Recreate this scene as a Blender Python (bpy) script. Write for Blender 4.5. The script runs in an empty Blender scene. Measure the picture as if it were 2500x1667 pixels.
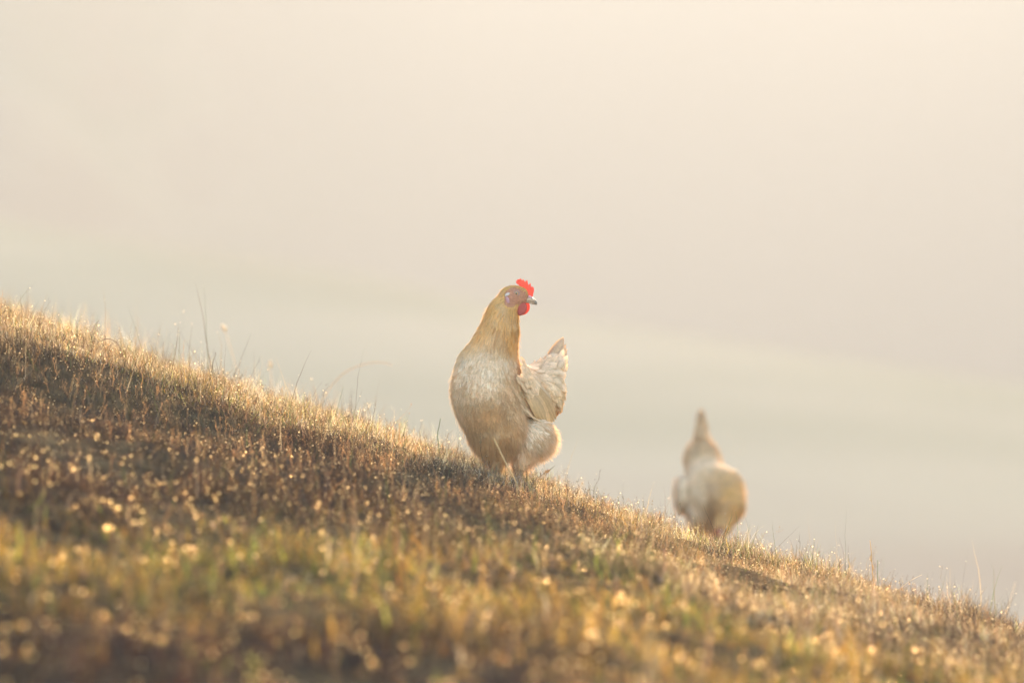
import bpy, math
import numpy as np
from mathutils import Vector, Matrix
from mathutils.bvhtree import BVHTree

S = bpy.context.scene
COL = S.collection
R = math.radians
rng = np.random.default_rng(11)

# ------------------------------------------------------------------ camera
cam_d = bpy.data.cameras.new('camera')
cam = bpy.data.objects.new('camera', cam_d)
COL.objects.link(cam)
cam.location = (0, 0, 0)
cam.rotation_euler = (R(90), 0, 0)
cam_d.sensor_width = 36
cam_d.lens = 200
cam_d.clip_start = 0.1
cam_d.clip_end = 5000
cam_d.dof.use_dof = True
cam_d.dof.focus_distance = 11.97
cam_d.dof.aperture_fstop = 3.3
S.camera = cam
K = 0.18 / 2500            # view slope of one photograph pixel

# ------------------------------------------------------------------ light
SUN_EL, SUN_AZ = 16.5, 9.0
w = bpy.data.worlds.new('World')
S.world = w
w.use_nodes = True
nt = w.node_tree
bg = nt.nodes['Background']
sky = nt.nodes.new('ShaderNodeTexSky')
sky.sky_type = 'NISHITA'
sky.sun_disc = False
sky.sun_elevation = R(SUN_EL)
sky.sun_rotation = R(SUN_AZ)
sky.dust_density = 1.0
nt.links.new(sky.outputs[0], bg.inputs[0])
bg.inputs[1].default_value = 0.15
sun_d = bpy.data.lights.new('sun', 'SUN')
sun_d.energy = 3.6
sun_d.angle = R(0.5)
sun_d.color = (1.0, 0.79, 0.54)
sun = bpy.data.objects.new('sun', sun_d)
COL.objects.link(sun)
sdir = Vector((math.sin(R(SUN_AZ)) * math.cos(R(SUN_EL)), math.cos(R(SUN_AZ)) * math.cos(R(SUN_EL)), math.sin(R(SUN_EL))))
sun.rotation_euler = sdir.to_track_quat('Z', 'Y').to_euler()

S.view_settings.view_transform = 'Standard'
S.view_settings.look = 'None'
S.view_settings.exposure = 2.95
S.view_settings.gamma = 1.0
S.cycles.max_bounces = 8
S.cycles.diffuse_bounces = 3
S.cycles.transmission_bounces = 4
S.cycles.volume_bounces = 1
S.cycles.sample_clamp_indirect = 40
S.cycles.caustics_refractive = True
S.cycles.blur_glossy = 0.0

# ------------------------------------------------------------------ helpers
def sstep(a, b, x):
    t = np.clip((x - a) / (b - a), 0, 1)
    return t * t * (3 - 2 * t)

def raw_mesh(name, V, F, col=None, smooth=True):
    """V (n,3), F (m,k) all faces k-sided; col (n,3)"""
    V = np.ascontiguousarray(V, dtype=np.float32)
    F = np.ascontiguousarray(F, dtype=np.int32)
    me = bpy.data.meshes.new(name)
    n, m, k = len(V), len(F), F.shape[1]
    me.vertices.add(n)
    me.vertices.foreach_set('co', V.ravel())
    me.loops.add(m * k)
    me.loops.foreach_set('vertex_index', F.ravel())
    me.polygons.add(m)
    me.polygons.foreach_set('loop_start', np.arange(0, m * k, k, dtype=np.int32))
    me.polygons.foreach_set('use_smooth', np.full(m, smooth))
    me.update(calc_edges=True)
    if col is not None:
        a = me.color_attributes.new('Col', 'FLOAT_COLOR', 'POINT')
        c4 = np.ones((n, 4), dtype=np.float32)
        c4[:, :3] = col
        a.data.foreach_set('color', c4.ravel())
    return me

def link(name, me, mat, parent=None, **props):
    o = bpy.data.objects.new(name, me)
    COL.objects.link(o)
    if mat is not None:
        me.materials.append(mat)
    if parent is not None:
        o.parent = parent
    for k, v in props.items():
        o[k] = v
    return o

class Noise:
    """smooth value noise made of random sines"""
    def __init__(s, seed, n=18, d=2):
        r = np.random.default_rng(seed)
        a = r.normal(size=(n, d))
        a /= np.linalg.norm(a, axis=1)[:, None]
        s.k = a * r.uniform(.5, 1.6, n)[:, None]
        s.p = r.uniform(0, 6.283, n)
        s.n = n
    def __call__(s, *c):
        c = [np.asarray(q, dtype=np.float64) for q in c]
        out = 0
        for k, p in zip(s.k, s.p):
            out = out + np.sin(sum(q * kk for q, kk in zip(c, k)) * 6.283 + p)
        return out / math.sqrt(s.n) * 1.1

def new_mat(name):
    m = bpy.data.materials.new(name)
    m.use_nodes = True
    t = m.node_tree
    t.nodes.clear()
    return m, t, t.nodes.new('ShaderNodeOutputMaterial')

def leaf_mat(name, trans=0.4, gloss=0.05, rough=0.4, tcol=(1, 1, 1), noise=0.0, nscale=400):
    m, t, out = new_mat(name)
    at = t.nodes.new('ShaderNodeAttribute'); at.attribute_name = 'Col'
    src = at.outputs['Color']
    if noise > 0:
        nz = t.nodes.new('ShaderNodeTexNoise'); nz.inputs['Scale'].default_value = nscale
        nz.inputs['Detail'].default_value = 4
        tc = t.nodes.new('ShaderNodeTexCoord')
        t.links.new(tc.outputs['Object'], nz.inputs['Vector'])
        mr = t.nodes.new('ShaderNodeMapRange')
        mr.inputs[1].default_value = .3; mr.inputs[2].default_value = .7
        mr.inputs[3].default_value = 1 - noise; mr.inputs[4].default_value = 1 + noise
        t.links.new(nz.outputs[0], mr.inputs[0])
        mx = t.nodes.new('ShaderNodeVectorMath'); mx.operation = 'SCALE'
        t.links.new(src, mx.inputs[0]); t.links.new(mr.outputs[0], mx.inputs['Scale'])
        src = mx.outputs[0]
    di = t.nodes.new('ShaderNodeBsdfDiffuse')
    tr = t.nodes.new('ShaderNodeBsdfTranslucent')
    t.links.new(src, di.inputs[0])
    tm = t.nodes.new('ShaderNodeVectorMath'); tm.operation = 'MULTIPLY'
    tm.inputs[1].default_value = tcol
    t.links.new(src, tm.inputs[0]); t.links.new(tm.outputs[0], tr.inputs[0])
    mi = t.nodes.new('ShaderNodeMixShader'); mi.inputs[0].default_value = trans
    t.links.new(di.outputs[0], mi.inputs[1]); t.links.new(tr.outputs[0], mi.inputs[2])
    res = mi.outputs[0]
    if gloss > 0:
        gl = t.nodes.new('ShaderNodeBsdfGlossy'); gl.inputs['Roughness'].default_value = rough
        m2 = t.nodes.new('ShaderNodeMixShader'); m2.inputs[0].default_value = gloss
        t.links.new(res, m2.inputs[1]); t.links.new(gl.outputs[0], m2.inputs[2])
        res = m2.outputs[0]
    t.links.new(res, out.inputs[0])
    return m

def solid_mat(name, color, rough=0.5, sss=0.0, bump=0.0, bscale=300, spec=0.4, noise=None, attr=False, trans=0):
    m, t, out = new_mat(name)
    b = t.nodes.new('ShaderNodeBsdfPrincipled')
    b.inputs['Base Color'].default_value = (*color, 1)
    b.inputs['Roughness'].default_value = rough
    b.inputs['Specular IOR Level'].default_value = spec
    if sss:
        b.inputs['Subsurface Weight'].default_value = sss
        b.inputs['Subsurface Radius'].default_value = (1, .25, .15)
        b.inputs['Subsurface Scale'].default_value = .008
    tc = t.nodes.new('ShaderNodeTexCoord')
    nz = t.nodes.new('ShaderNodeTexNoise'); nz.inputs['Scale'].default_value = bscale
    nz.inputs['Detail'].default_value = 5
    t.links.new(tc.outputs['Object'], nz.inputs['Vector'])
    if attr:
        at = t.nodes.new('ShaderNodeAttribute'); at.attribute_name = 'Col'
        t.links.new(at.outputs['Color'], b.inputs['Base Color'])
    elif noise:
        cr = t.nodes.new('ShaderNodeValToRGB')
        cr.color_ramp.elements[0].position = .35; cr.color_ramp.elements[1].position = .65
        cr.color_ramp.elements[0].color = (*color, 1); cr.color_ramp.elements[1].color = (*noise, 1)
        t.links.new(nz.outputs[0], cr.inputs[0]); t.links.new(cr.outputs[0], b.inputs['Base Color'])
    if bump:
        bp = t.nodes.new('ShaderNodeBump'); bp.inputs['Strength'].default_value = bump
        bp.inputs['Distance'].default_value = .002
        t.links.new(nz.outputs[0], bp.inputs['Height']); t.links.new(bp.outputs[0], b.inputs['Normal'])
    if trans:
        tr = t.nodes.new('ShaderNodeBsdfTranslucent'); tr.inputs[0].default_value = (*color, 1)
        mi = t.nodes.new('ShaderNodeMixShader'); mi.inputs[0].default_value = trans
        t.links.new(b.outputs[0], mi.inputs[1]); t.links.new(tr.outputs[0], mi.inputs[2])
        t.links.new(mi.outputs[0], out.inputs[0])
    else:
        t.links.new(b.outputs[0], out.inputs[0])
    return m

# ------------------------------------------------------------------ terrain
_ys = np.linspace(-40, 1400, 144001)
_a = sstep(10.8, 12.6, _ys)
_b = sstep(15.6, 24.0, _ys)
_dy = _ys[1] - _ys[0]
def _cum(s):
    c = np.cumsum(s) * _dy
    return c - np.interp(12.0, _ys, c)
_I1 = _cum((1 - _a) * (_ys > -39) * sstep(-6, 3, _ys))
_I2 = _cum(_a * (1 - _b))
_I3 = _cum(-.42 * _b)
nA, nB, nC, nD, nE = Noise(1), Noise(2), Noise(3), Noise(4), Noise(5)

def ground_z(x, y):
    x = np.asarray(x, dtype=np.float64); y = np.asarray(y, dtype=np.float64)
    X = 7 * np.tanh(x / 7)
    Xc = 2.0 * np.tanh(x / 2.0)
    base = -.306 - .31 * X
    k = .045 - .045 * Xc
    fs = (-.306 - .31 * Xc) / 12 - .004 - .020 * sstep(.1, -1.0, x)
    z = base + k * np.interp(y, _ys, _I1) + fs * np.interp(y, _ys, _I2) + np.interp(y, _ys, _I3)
    # steeper bank on the left, in front of the crest
    z = z - .07 * sstep(.2, -1.0, x) * sstep(11.75, 11.2, y)
    near = 1 - sstep(14, 30, y)
    z = z + near * (.010 * nA(x * 1.3, y * 1.0) + .007 * nB(x * 4, y * 4))
    z = z - near * .016 * np.exp(-((x - .45) / .18) ** 2)
    # valley floor and misty slopes far beyond
    floor = -12 + .9 * nC(x * .006, y * .004)
    crest = 12.6 * sstep(70, -8, x) + .17 * np.maximum(-x, 0) * sstep(-90, -50, x) + .17 * 50 * (1 - sstep(-90, -50, x)) + .35 * nC(x * .02, y * .006)
    floor = floor + crest * sstep(120, 262, y) * (1 - .9 * sstep(268, 350, y))
    ang = x / np.maximum(y, 20) / .09                      # bearing: the left slope stands nearer than the right one
    y0_ = 265 + 235 * sstep(-1.1, .1, ang) - 60 * sstep(.6, 1.2, ang)
    floor = floor + 61 * sstep(y0_, y0_ + 210, y) + 1.0 * nD(x * .008, y * .008) * sstep(200, 300, y)
    zz = np.maximum(z, floor)
    h = np.clip(1 - np.abs(z - floor) / 3.0, 0, 1) * sstep(24, 40, y)
    return zz + h * h * .7

rows = np.concatenate([np.arange(-20, 5, 1.0), np.arange(5, 19, .06), np.geomspace(19, 1100, 210)])
nu = 301
u = np.linspace(-1, 1, nu)
u = np.sign(u) * np.abs(u) ** 1.8
GX = u[None, :] * (9 + .45 * np.abs(rows))[:, None]
GY = np.repeat(rows[:, None], nu, 1)
GZ = ground_z(GX, GY)
V = np.stack([GX, GY, GZ], -1).reshape(-1, 3)
ii = np.arange(len(rows) * nu).reshape(len(rows), nu)
F = np.stack([ii[:-1, :-1], ii[:-1, 1:], ii[1:, 1:], ii[1:, :-1]], -1).reshape(-1, 4)

m, t, out = new_mat('soil_and_fields')
b = t.nodes.new('ShaderNodeBsdfDiffuse')
geo = t.nodes.new('ShaderNodeNewGeometry')
def noise_node(scale, vec, detail=4):
    n = t.nodes.new('ShaderNodeTexNoise'); n.inputs['Scale'].default_value = scale
    n.inputs['Detail'].default_value = detail
    t.links.new(vec, n.inputs['Vector']); return n.outputs[0]
def ramp(src, stops):
    c = t.nodes.new('ShaderNodeValToRGB')
    while len(c.color_ramp.elements) < len(stops): c.color_ramp.elements.new(.5)
    for e, (p, col) in zip(c.color_ramp.elements, stops):
        e.position = p; e.color = (*col, 1)
    t.links.new(src, c.inputs[0]); return c.outputs[0]
near_c = ramp(noise_node(18, geo.outputs['Position'], 8), [(.3, (.035, .022, .012)), (.7, (.10, .065, .03))])
mp = t.nodes.new('ShaderNodeMapping'); mp.inputs['Scale'].default_value = (.22, .5, 4.5)
mp.inputs['Rotation'].default_value = (0, 0, R(8))
t.links.new(geo.outputs['Position'], mp.inputs[0])
far_c = ramp(noise_node(.022, mp.outputs[0], 3), [(.36, (.23, .165, .105)), (.44, (.215, .195, .115)), (.52, (.30, .255, .165)), (.60, (.24, .175, .115))])
hill_c = ramp(noise_node(.012, geo.outputs['Position'], 2), [(.3, (.026, .028, .018)), (.7, (.04, .042, .026))])
sx = t.nodes.new('ShaderNodeSeparateXYZ'); t.links.new(geo.outputs['Position'], sx.inputs[0])
mr = t.nodes.new('ShaderNodeMapRange'); mr.inputs[1].default_value = 25; mr.inputs[2].default_value = 70
t.links.new(sx.outputs[1], mr.inputs[0])
mr2 = t.nodes.new('ShaderNodeMapRange'); mr2.inputs[1].default_value = 290; mr2.inputs[2].default_value = 560
t.links.new(sx.outputs[1], mr2.inputs[0])
mx2 = t.nodes.new('ShaderNodeMix'); mx2.data_type = 'RGBA'
t.links.new(mr2.outputs[0], mx2.inputs[0]); t.links.new(far_c, mx2.inputs[6]); t.links.new(hill_c, mx2.inputs[7]); far_c = mx2.outputs[2]
mx = t.nodes.new('ShaderNodeMix'); mx.data_type = 'RGBA'
t.links.new(mr.outputs[0], mx.inputs[0]); t.links.new(near_c, mx.inputs[6]); t.links.new(far_c, mx.inputs[7])
t.links.new(mx.outputs[2], b.inputs[0]); t.links.new(b.outputs[0], out.inputs[0])
link('hillside', raw_mesh('hillside', V, F), m, kind='structure')

# ------------------------------------------------------------------ haze
HZ = 0.0036
m, t, out = new_mat('morning_haze')
pv = t.nodes.new('ShaderNodeVolumePrincipled')
pv.inputs['Color'].default_value = (.201, .204, .2065, 1)
pv.inputs['Density'].default_value = HZ
pv.inputs['Anisotropy'].default_value = .34
t.links.new(pv.outputs[0], out.inputs['Volume'])
hx, hy0, hy1, hz0, hz1 = 540., -24., 1120., -18., float(GZ.max()) + 1.5
hv = np.array([(x, y, z) for x in (-hx, hx) for y in (hy0, hy1) for z in (hz0, hz1)])
hf = np.array([(0, 1, 3, 2), (4, 6, 7, 5), (0, 4, 5, 1), (2, 3, 7, 6), (0, 2, 6, 4), (1, 5, 7, 3)])
haze = link('haze', raw_mesh('haze', hv, hf, smooth=False), m, kind='stuff')
haze['label'] = 'pale golden morning haze filling the valley behind the hens'

# ------------------------------------------------------------------ grass
def blades(base, h, wd, yaw, lean, leandir, bend, col, segs=3, kink=0.0, tip=.12, seed=0):
    r = np.random.default_rng(seed)
    n = len(base)
    T = np.linspace(0, 1, segs + 1)
    P = np.empty((n, segs + 1, 3))
    dx, dy = np.cos(leandir), np.sin(leandir)
    run = np.zeros(n); rise = np.zeros(n)
    ang = lean.copy()
    kx = np.zeros(n); ky = np.zeros(n)
    P[:, 0] = base
    for i in range(segs):
        stp = h / segs
        run = run + np.sin(ang) * stp; rise = rise + np.cos(ang) * stp
        ang = ang + bend / segs + r.normal(size=n) * kink
        kx = kx + r.normal(size=n) * kink * stp; ky = ky + r.normal(size=n) * kink * stp
        P[:, i + 1, 0] = base[:, 0] + dx * run + kx
        P[:, i + 1, 1] = base[:, 1] + dy * run + ky
        P[:, i + 1, 2] = base[:, 2] + rise
    wv = np.stack([np.cos(yaw), np.sin(yaw), np.zeros(n)], -1)
    W = (wd[:, None] * (1 - (1 - tip) * T[None, :] ** 1.6)) * .5
    A = P - wv[:, None, :] * W[:, :, None]
    B = P + wv[:, None, :] * W[:, :, None]
    V = np.stack([A, B], 2).reshape(-1, 3)
    o = (np.arange(n) * (2 * (segs + 1)))[:, None] + (np.arange(segs) * 2)[None, :]
    F = np.stack([o, o + 1, o + 3, o + 2], -1).reshape(-1, 4)
    C = np.repeat(col[:, None, :], 2 * (segs + 1), 1).reshape(-1, 3)
    return V, F, C, P

def merge(parts):
    Vs, Fs, Cs, off = [], [], [], 0
    for V, F, C in parts:
        Vs.append(V); Fs.append(F + off); Cs.append(C); off += len(V)
    return np.concatenate(Vs), np.concatenate(Fs), np.concatenate(Cs)

def scatter(n, y0, y1, margin=.55, power=0.0, seed=0):
    r = np.random.default_rng(seed)
    y = r.uniform(y0, y1, int(n * 1.0))
    hw = .09 * y + margin
    hm = .09 * y1 + margin
    keep = r.uniform(0, hm, len(y)) < hw
    y = y[keep]; hw = hw[keep]
    x = r.uniform(-1, 1, len(y)) * hw
    return x, y, r

STRAW = np.array([.36, .275, .17]); TAN = np.array([.20, .13, .065]); BROWN = np.array([.085, .05, .026])
DARK = np.array([.030, .019, .011]); GREEN = np.array([.07, .10, .022]); GOLD = np.array([.44, .26, .045])
PALE = np.array([.50, .40, .27]); LIME = np.array([.20, .22, .04])
nP, nQ, nR_, nH, nK = Noise(21), Noise(22), Noise(23), Noise(24), Noise(25)

def palette(x, y, r, n):
    """colour of each blade: patches of dead, brown, golden and green growth, with shade and crest glow painted in"""
    warm = nP(x * .9, y * .55) ; grn = nQ(x * 1.1, y * .6); drk = nR_(x * .8, y * .6)
    gp = np.exp(-((x + .36) / .22) ** 2 - ((y - 8.9) / .5) ** 2)      # a patch of green growth
    yy = y + .25 * nQ(x * .8, y * .5)
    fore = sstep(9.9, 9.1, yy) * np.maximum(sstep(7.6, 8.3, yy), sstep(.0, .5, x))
    leftd = sstep(.45, -.35, x) * sstep(11.85, 11.3, y) * (1 - .75 * sstep(9.7, 9.3, yy) * sstep(8.0, 8.5, yy))  # more dark blades on the left: brown undergrowth plus painted shade
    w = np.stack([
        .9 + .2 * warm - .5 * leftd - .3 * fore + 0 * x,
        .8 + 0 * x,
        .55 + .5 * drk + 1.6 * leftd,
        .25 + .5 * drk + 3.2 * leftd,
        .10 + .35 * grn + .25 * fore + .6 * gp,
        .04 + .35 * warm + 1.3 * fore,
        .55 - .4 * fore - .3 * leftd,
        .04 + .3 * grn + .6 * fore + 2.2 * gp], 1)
    w = np.clip(w, .02, None)
    cum = np.cumsum(w, 1); cum /= cum[:, -1:]
    pick = (r.uniform(size=n)[:, None] > cum).sum(1)
    pal = np.stack([STRAW, TAN, BROWN, DARK, GREEN, GOLD, PALE, LIME])
    c = pal[np.clip(pick, 0, 7)]
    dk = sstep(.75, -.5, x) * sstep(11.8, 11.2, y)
    dk = np.clip(.72 * dk * (1 - .6 * fore) + .70 * sstep(8.7, 7.8, yy) * sstep(.5, -.45, x), 0, .9)  # shade and corner falloff on the left darkened into the blade colour
    dk = np.maximum(dk, .35 * sstep(10.8, 9.5, y))          # colour darkened lower on the slope
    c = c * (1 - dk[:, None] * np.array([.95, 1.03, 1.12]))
    c = c * np.exp(.38 * nK(x * 5, y * 3.2) + .25 * nK(y * 9, x * 12))[:, None]
    c = c * (1 + .35 * sstep(11.5, 12.1, y))[:, None]      # paler tips on the crest, its glow put into the colour
    c = c * r.lognormal(0, .28, n)[:, None] * (1 + r.normal(0, .06, (n, 3)))
    return np.clip(c, .01, .8)

parts = []
drops_src = []
def field(n, y0, y1, h0, h1, w0, w1, leanmax, bendmax, segs, kink, seed, keepdrops=0, margin=.55, patch=.5, colf=None):
    x, y, r = scatter(n, y0, y1, margin, 0, seed)
    m_ = len(x)
    z = ground_z(x, y) - .003
    hh = r.uniform(h0, h1, m_) ** 1.0 * (1 + patch * nH(x * 2.2, y * 2.2))
    hh = hh * (1 + .35 * nK(x * 6, y * 6))
    hh = hh * (1 - .15 * np.exp(-((x - .01) / .16) ** 2 - ((y - 11.85) / .45) ** 2))
    hh = np.clip(hh, .006, None)
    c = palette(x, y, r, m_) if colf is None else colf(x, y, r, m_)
    V, F, C, P = blades(np.stack([x, y, z], 1), hh, r.uniform(w0, w1, m_), r.normal(0, .9, m_),
                     np.abs(r.normal(0, leanmax, m_)), r.uniform(0, 6.283, m_), r.normal(0, bendmax, m_), c,
                     segs, kink, seed=seed + 1)
    parts.append((V, F, C))
    if keepdrops:
        idx = r.choice(m_, min(keepdrops, m_), replace=False)
        k = segs - r.integers(0, 2, len(idx))
        drops_src.append(P[idx, k])
# dense low matting, mid blades, sparse tall stalks
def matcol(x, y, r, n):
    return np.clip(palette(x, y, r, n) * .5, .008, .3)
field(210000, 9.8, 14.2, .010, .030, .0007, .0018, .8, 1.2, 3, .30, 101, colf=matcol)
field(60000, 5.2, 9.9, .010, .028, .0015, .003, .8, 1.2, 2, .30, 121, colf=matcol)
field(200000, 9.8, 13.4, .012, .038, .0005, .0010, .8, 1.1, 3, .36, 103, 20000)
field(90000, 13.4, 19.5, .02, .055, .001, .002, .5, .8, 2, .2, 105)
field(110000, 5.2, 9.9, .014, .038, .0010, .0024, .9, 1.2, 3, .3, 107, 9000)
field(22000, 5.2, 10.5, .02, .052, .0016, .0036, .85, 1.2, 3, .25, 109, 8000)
def leafcol(x, y, r, n):
    pal = np.stack([GOLD, LIME, GREEN * 1.3, STRAW, GOLD * .8])
    g_ = (nP(x * .9, y * .8) + 1) * 1.2
    return pal[np.clip((r.uniform(0, 3.4, n) + g_).astype(int), 0, 4)] * r.lognormal(0, .25, n)[:, None]
field(900, 7.0, 9.6, .02, .045, .003, .006, 1.1, 1.2, 4, .14, 131, 200, colf=leafcol)
def stalkcol(x, y, r, n):
    pal = np.stack([TAN, BROWN, STRAW, GREEN * .9, DARK * 1.6])
    return pal[r.integers(0, 5, n)] * r.lognormal(0, .2, n)[:, None]
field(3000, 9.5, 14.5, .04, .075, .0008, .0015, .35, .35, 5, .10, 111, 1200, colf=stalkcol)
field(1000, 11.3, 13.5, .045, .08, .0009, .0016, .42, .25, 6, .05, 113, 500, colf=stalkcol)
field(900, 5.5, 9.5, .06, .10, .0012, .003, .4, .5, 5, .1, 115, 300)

# wiry dead sprigs with forks and little seed husks
def sprigs(n, y0, y1, h0, h1, seed):
    x, y, r = scatter(n, y0, y1, .5, 0, seed)
    m_ = len(x); z = ground_z(x, y)
    c = np.stack([BROWN, TAN, DARK * 1.5, np.array([.30, .16, .07])])[r.integers(0, 4, m_)] * r.lognormal(0, .2, m_)[:, None]
    hh = r.uniform(h0, h1, m_)
    V, F, C, P = blades(np.stack([x, y, z], 1), hh, np.full(m_, .0009), r.normal(0, .6, m_), np.abs(r.normal(0, .5, m_)),
                     r.uniform(0, 6.28, m_), r.normal(.2, .8, m_), c, 6, .22, tip=.5, seed=seed + 1)
    parts.append((V, F, C))
    for j in range(2, 7):
        for q in range(2):
            sel = r.uniform(size=m_) < .55
            b0 = P[sel, j]; k_ = sel.sum()
            V2, F2, C2, P2 = blades(b0, r.uniform(.003, .012, k_), np.full(k_, .0006), r.normal(0, .8, k_), r.uniform(.2, 1.5, k_),
                                 r.uniform(0, 6.28, k_), r.normal(0, .6, k_), c[sel], 2, .2, tip=.7, seed=seed + 10 * j + q)
            parts.append((V2, F2, C2))
            s2 = r.uniform(size=k_) < .5
            kk = s2.sum()
            V3, F3, C3, _ = blades(P2[s2, -1], r.uniform(.002, .0045, kk), r.uniform(.0012, .0022, kk), r.normal(0, .8, kk), r.uniform(0, 1.5, kk),
                                r.uniform(0, 6.28, kk), np.zeros(kk), c[sel][s2] * 1.2, 2, .1, tip=.2, seed=seed + 99 + j)
            parts.append((V3, F3, C3))
    drops_src.append(P[r.choice(m_, m_ // 3), 6])
sprigs(9000, 10.6, 13.6, .018, .048, 201)
sprigs(260, 10.8, 14.0, .06, .10, 203)
sprigs(1600, 6.0, 10.6, .03, .06, 205)

V, F, C = merge(parts)
gmat = leaf_mat('dry_grass', trans=.45, gloss=.015, rough=.35, tcol=(1.15, 1.0, .75))
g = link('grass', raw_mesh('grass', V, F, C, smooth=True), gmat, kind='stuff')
g['label'] = 'short dry golden brown grass with patches of green covering the slope'
g['category'] = 'grass'

# ------------------------------------------------------------------ dew
def ico():
    p = (1 + 5 ** .5) / 2
    v = np.array([(-1, p, 0), (1, p, 0), (-1, -p, 0), (1, -p, 0), (0, -1, p), (0, 1, p), (0, -1, -p), (0, 1, -p), (p, 0, -1), (p, 0, 1), (-p, 0, -1), (-p, 0, 1)], float)
    v /= np.linalg.norm(v[0])
    f = [(0, 11, 5), (0, 5, 1), (0, 1, 7), (0, 7, 10), (0, 10, 11), (1, 5, 9), (5, 11, 4), (11, 10, 2), (10, 7, 6), (7, 1, 8), (3, 9, 4), (3, 4, 2), (3, 2, 6), (3, 6, 8), (3, 8, 9), (4, 9, 5), (2, 4, 11), (6, 2, 10), (8, 6, 7), (9, 8, 1)]
    vs = [Vector(q) for q in v]; cache = {}; out = []
    def mid(a, b):
        k = (min(a, b), max(a, b))
        if k not in cache:
            vs.append(((vs[a] + vs[b]) / 2).normalized()); cache[k] = len(vs) - 1
        return cache[k]
    for a, b_, c in f:
        x, y, z = mid(a, b_), mid(b_, c), mid(c, a)
        out += [(a, x, z), (b_, y, x), (c, z, y), (x, y, z)]
    return np.array([tuple(q) for q in vs]), np.array(out)
IV, IF = ico()
D = np.concatenate(drops_src)
r = np.random.default_rng(77)
fy = D[:, 1]
near = sstep(11.2, 9.5, fy)
rad = (.00045 + .0009 * r.uniform(size=len(D)) ** 3) * (1 - near) + near * np.where(r.uniform(size=len(D)) < .16, r.uniform(.0016, .0025, len(D)), r.uniform(.0005, .0010, len(D)))
keep = r.uniform(size=len(D)) < (1 - near) * 1.0 + near * .8
D = D[keep]; rad = rad[keep]
V = (D[:, None, :] + IV[None] * rad[:, None, None]).reshape(-1, 3)
F = (IF[None] + (np.arange(len(D)) * len(IV))[:, None, None]).reshape(-1, 3)
m, t, out = new_mat('dew_water')
rf = t.nodes.new('ShaderNodeBsdfRefraction'); rf.inputs['IOR'].default_value = 1.2
rf.inputs['Roughness'].default_value = .32
rf.inputs['Color'].default_value = (1, .82, .56, 1)
t.links.new(rf.outputs[0], out.inputs[0])
dw = link('dew_drops', raw_mesh('dew_drops', V, F), m, kind='stuff')
dw['label'] = 'sparkling dew drops beaded on the dry grass'
dw['category'] = 'dew'

# ------------------------------------------------------------------ sculpting tools
class Ell:
    def __init__(s, c, r, ax=None, k=.018):
        s.c = np.array(c, float); s.r = np.array(r, float); s.k = k
        s.M = np.eye(3) if ax is None else frame(ax)
    def d(s, P):
        q = (P - s.c) @ s.M.T
        k0 = np.linalg.norm(q / s.r, axis=-1); k1 = np.linalg.norm(q / s.r ** 2, axis=-1) + 1e-9
        return k0 * (k0 - 1) / k1
    def bb(s):
        R_ = s.r.max(); return s.c - R_, s.c + R_
class Cone:
    def __init__(s, a, b, ra, rb, k=.018):
        s.a = np.array(a, float); s.b = np.array(b, float); s.ra = ra; s.rb = rb; s.k = k
    def d(s, P):
        ba = s.b - s.a
        h = np.clip(((P - s.a) @ ba) / (ba @ ba), 0, 1)
        return np.linalg.norm(P - s.a - h[..., None] * ba, axis=-1) - (s.ra + (s.rb - s.ra) * h)
    def bb(s):
        q = max(s.ra, s.rb); return np.minimum(s.a, s.b) - q, np.maximum(s.a, s.b) + q
def frame(ax):
    """rows: long axis, side, up"""
    x = np.array(ax, float); x /= np.linalg.norm(x)
    up = np.array([0, 0, 1.]) if abs(x[2]) < .95 else np.array([0, 1., 0])
    y = np.cross(up, x); y /= np.linalg.norm(y)
    return np.stack([x, y, np.cross(x, y)])

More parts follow.
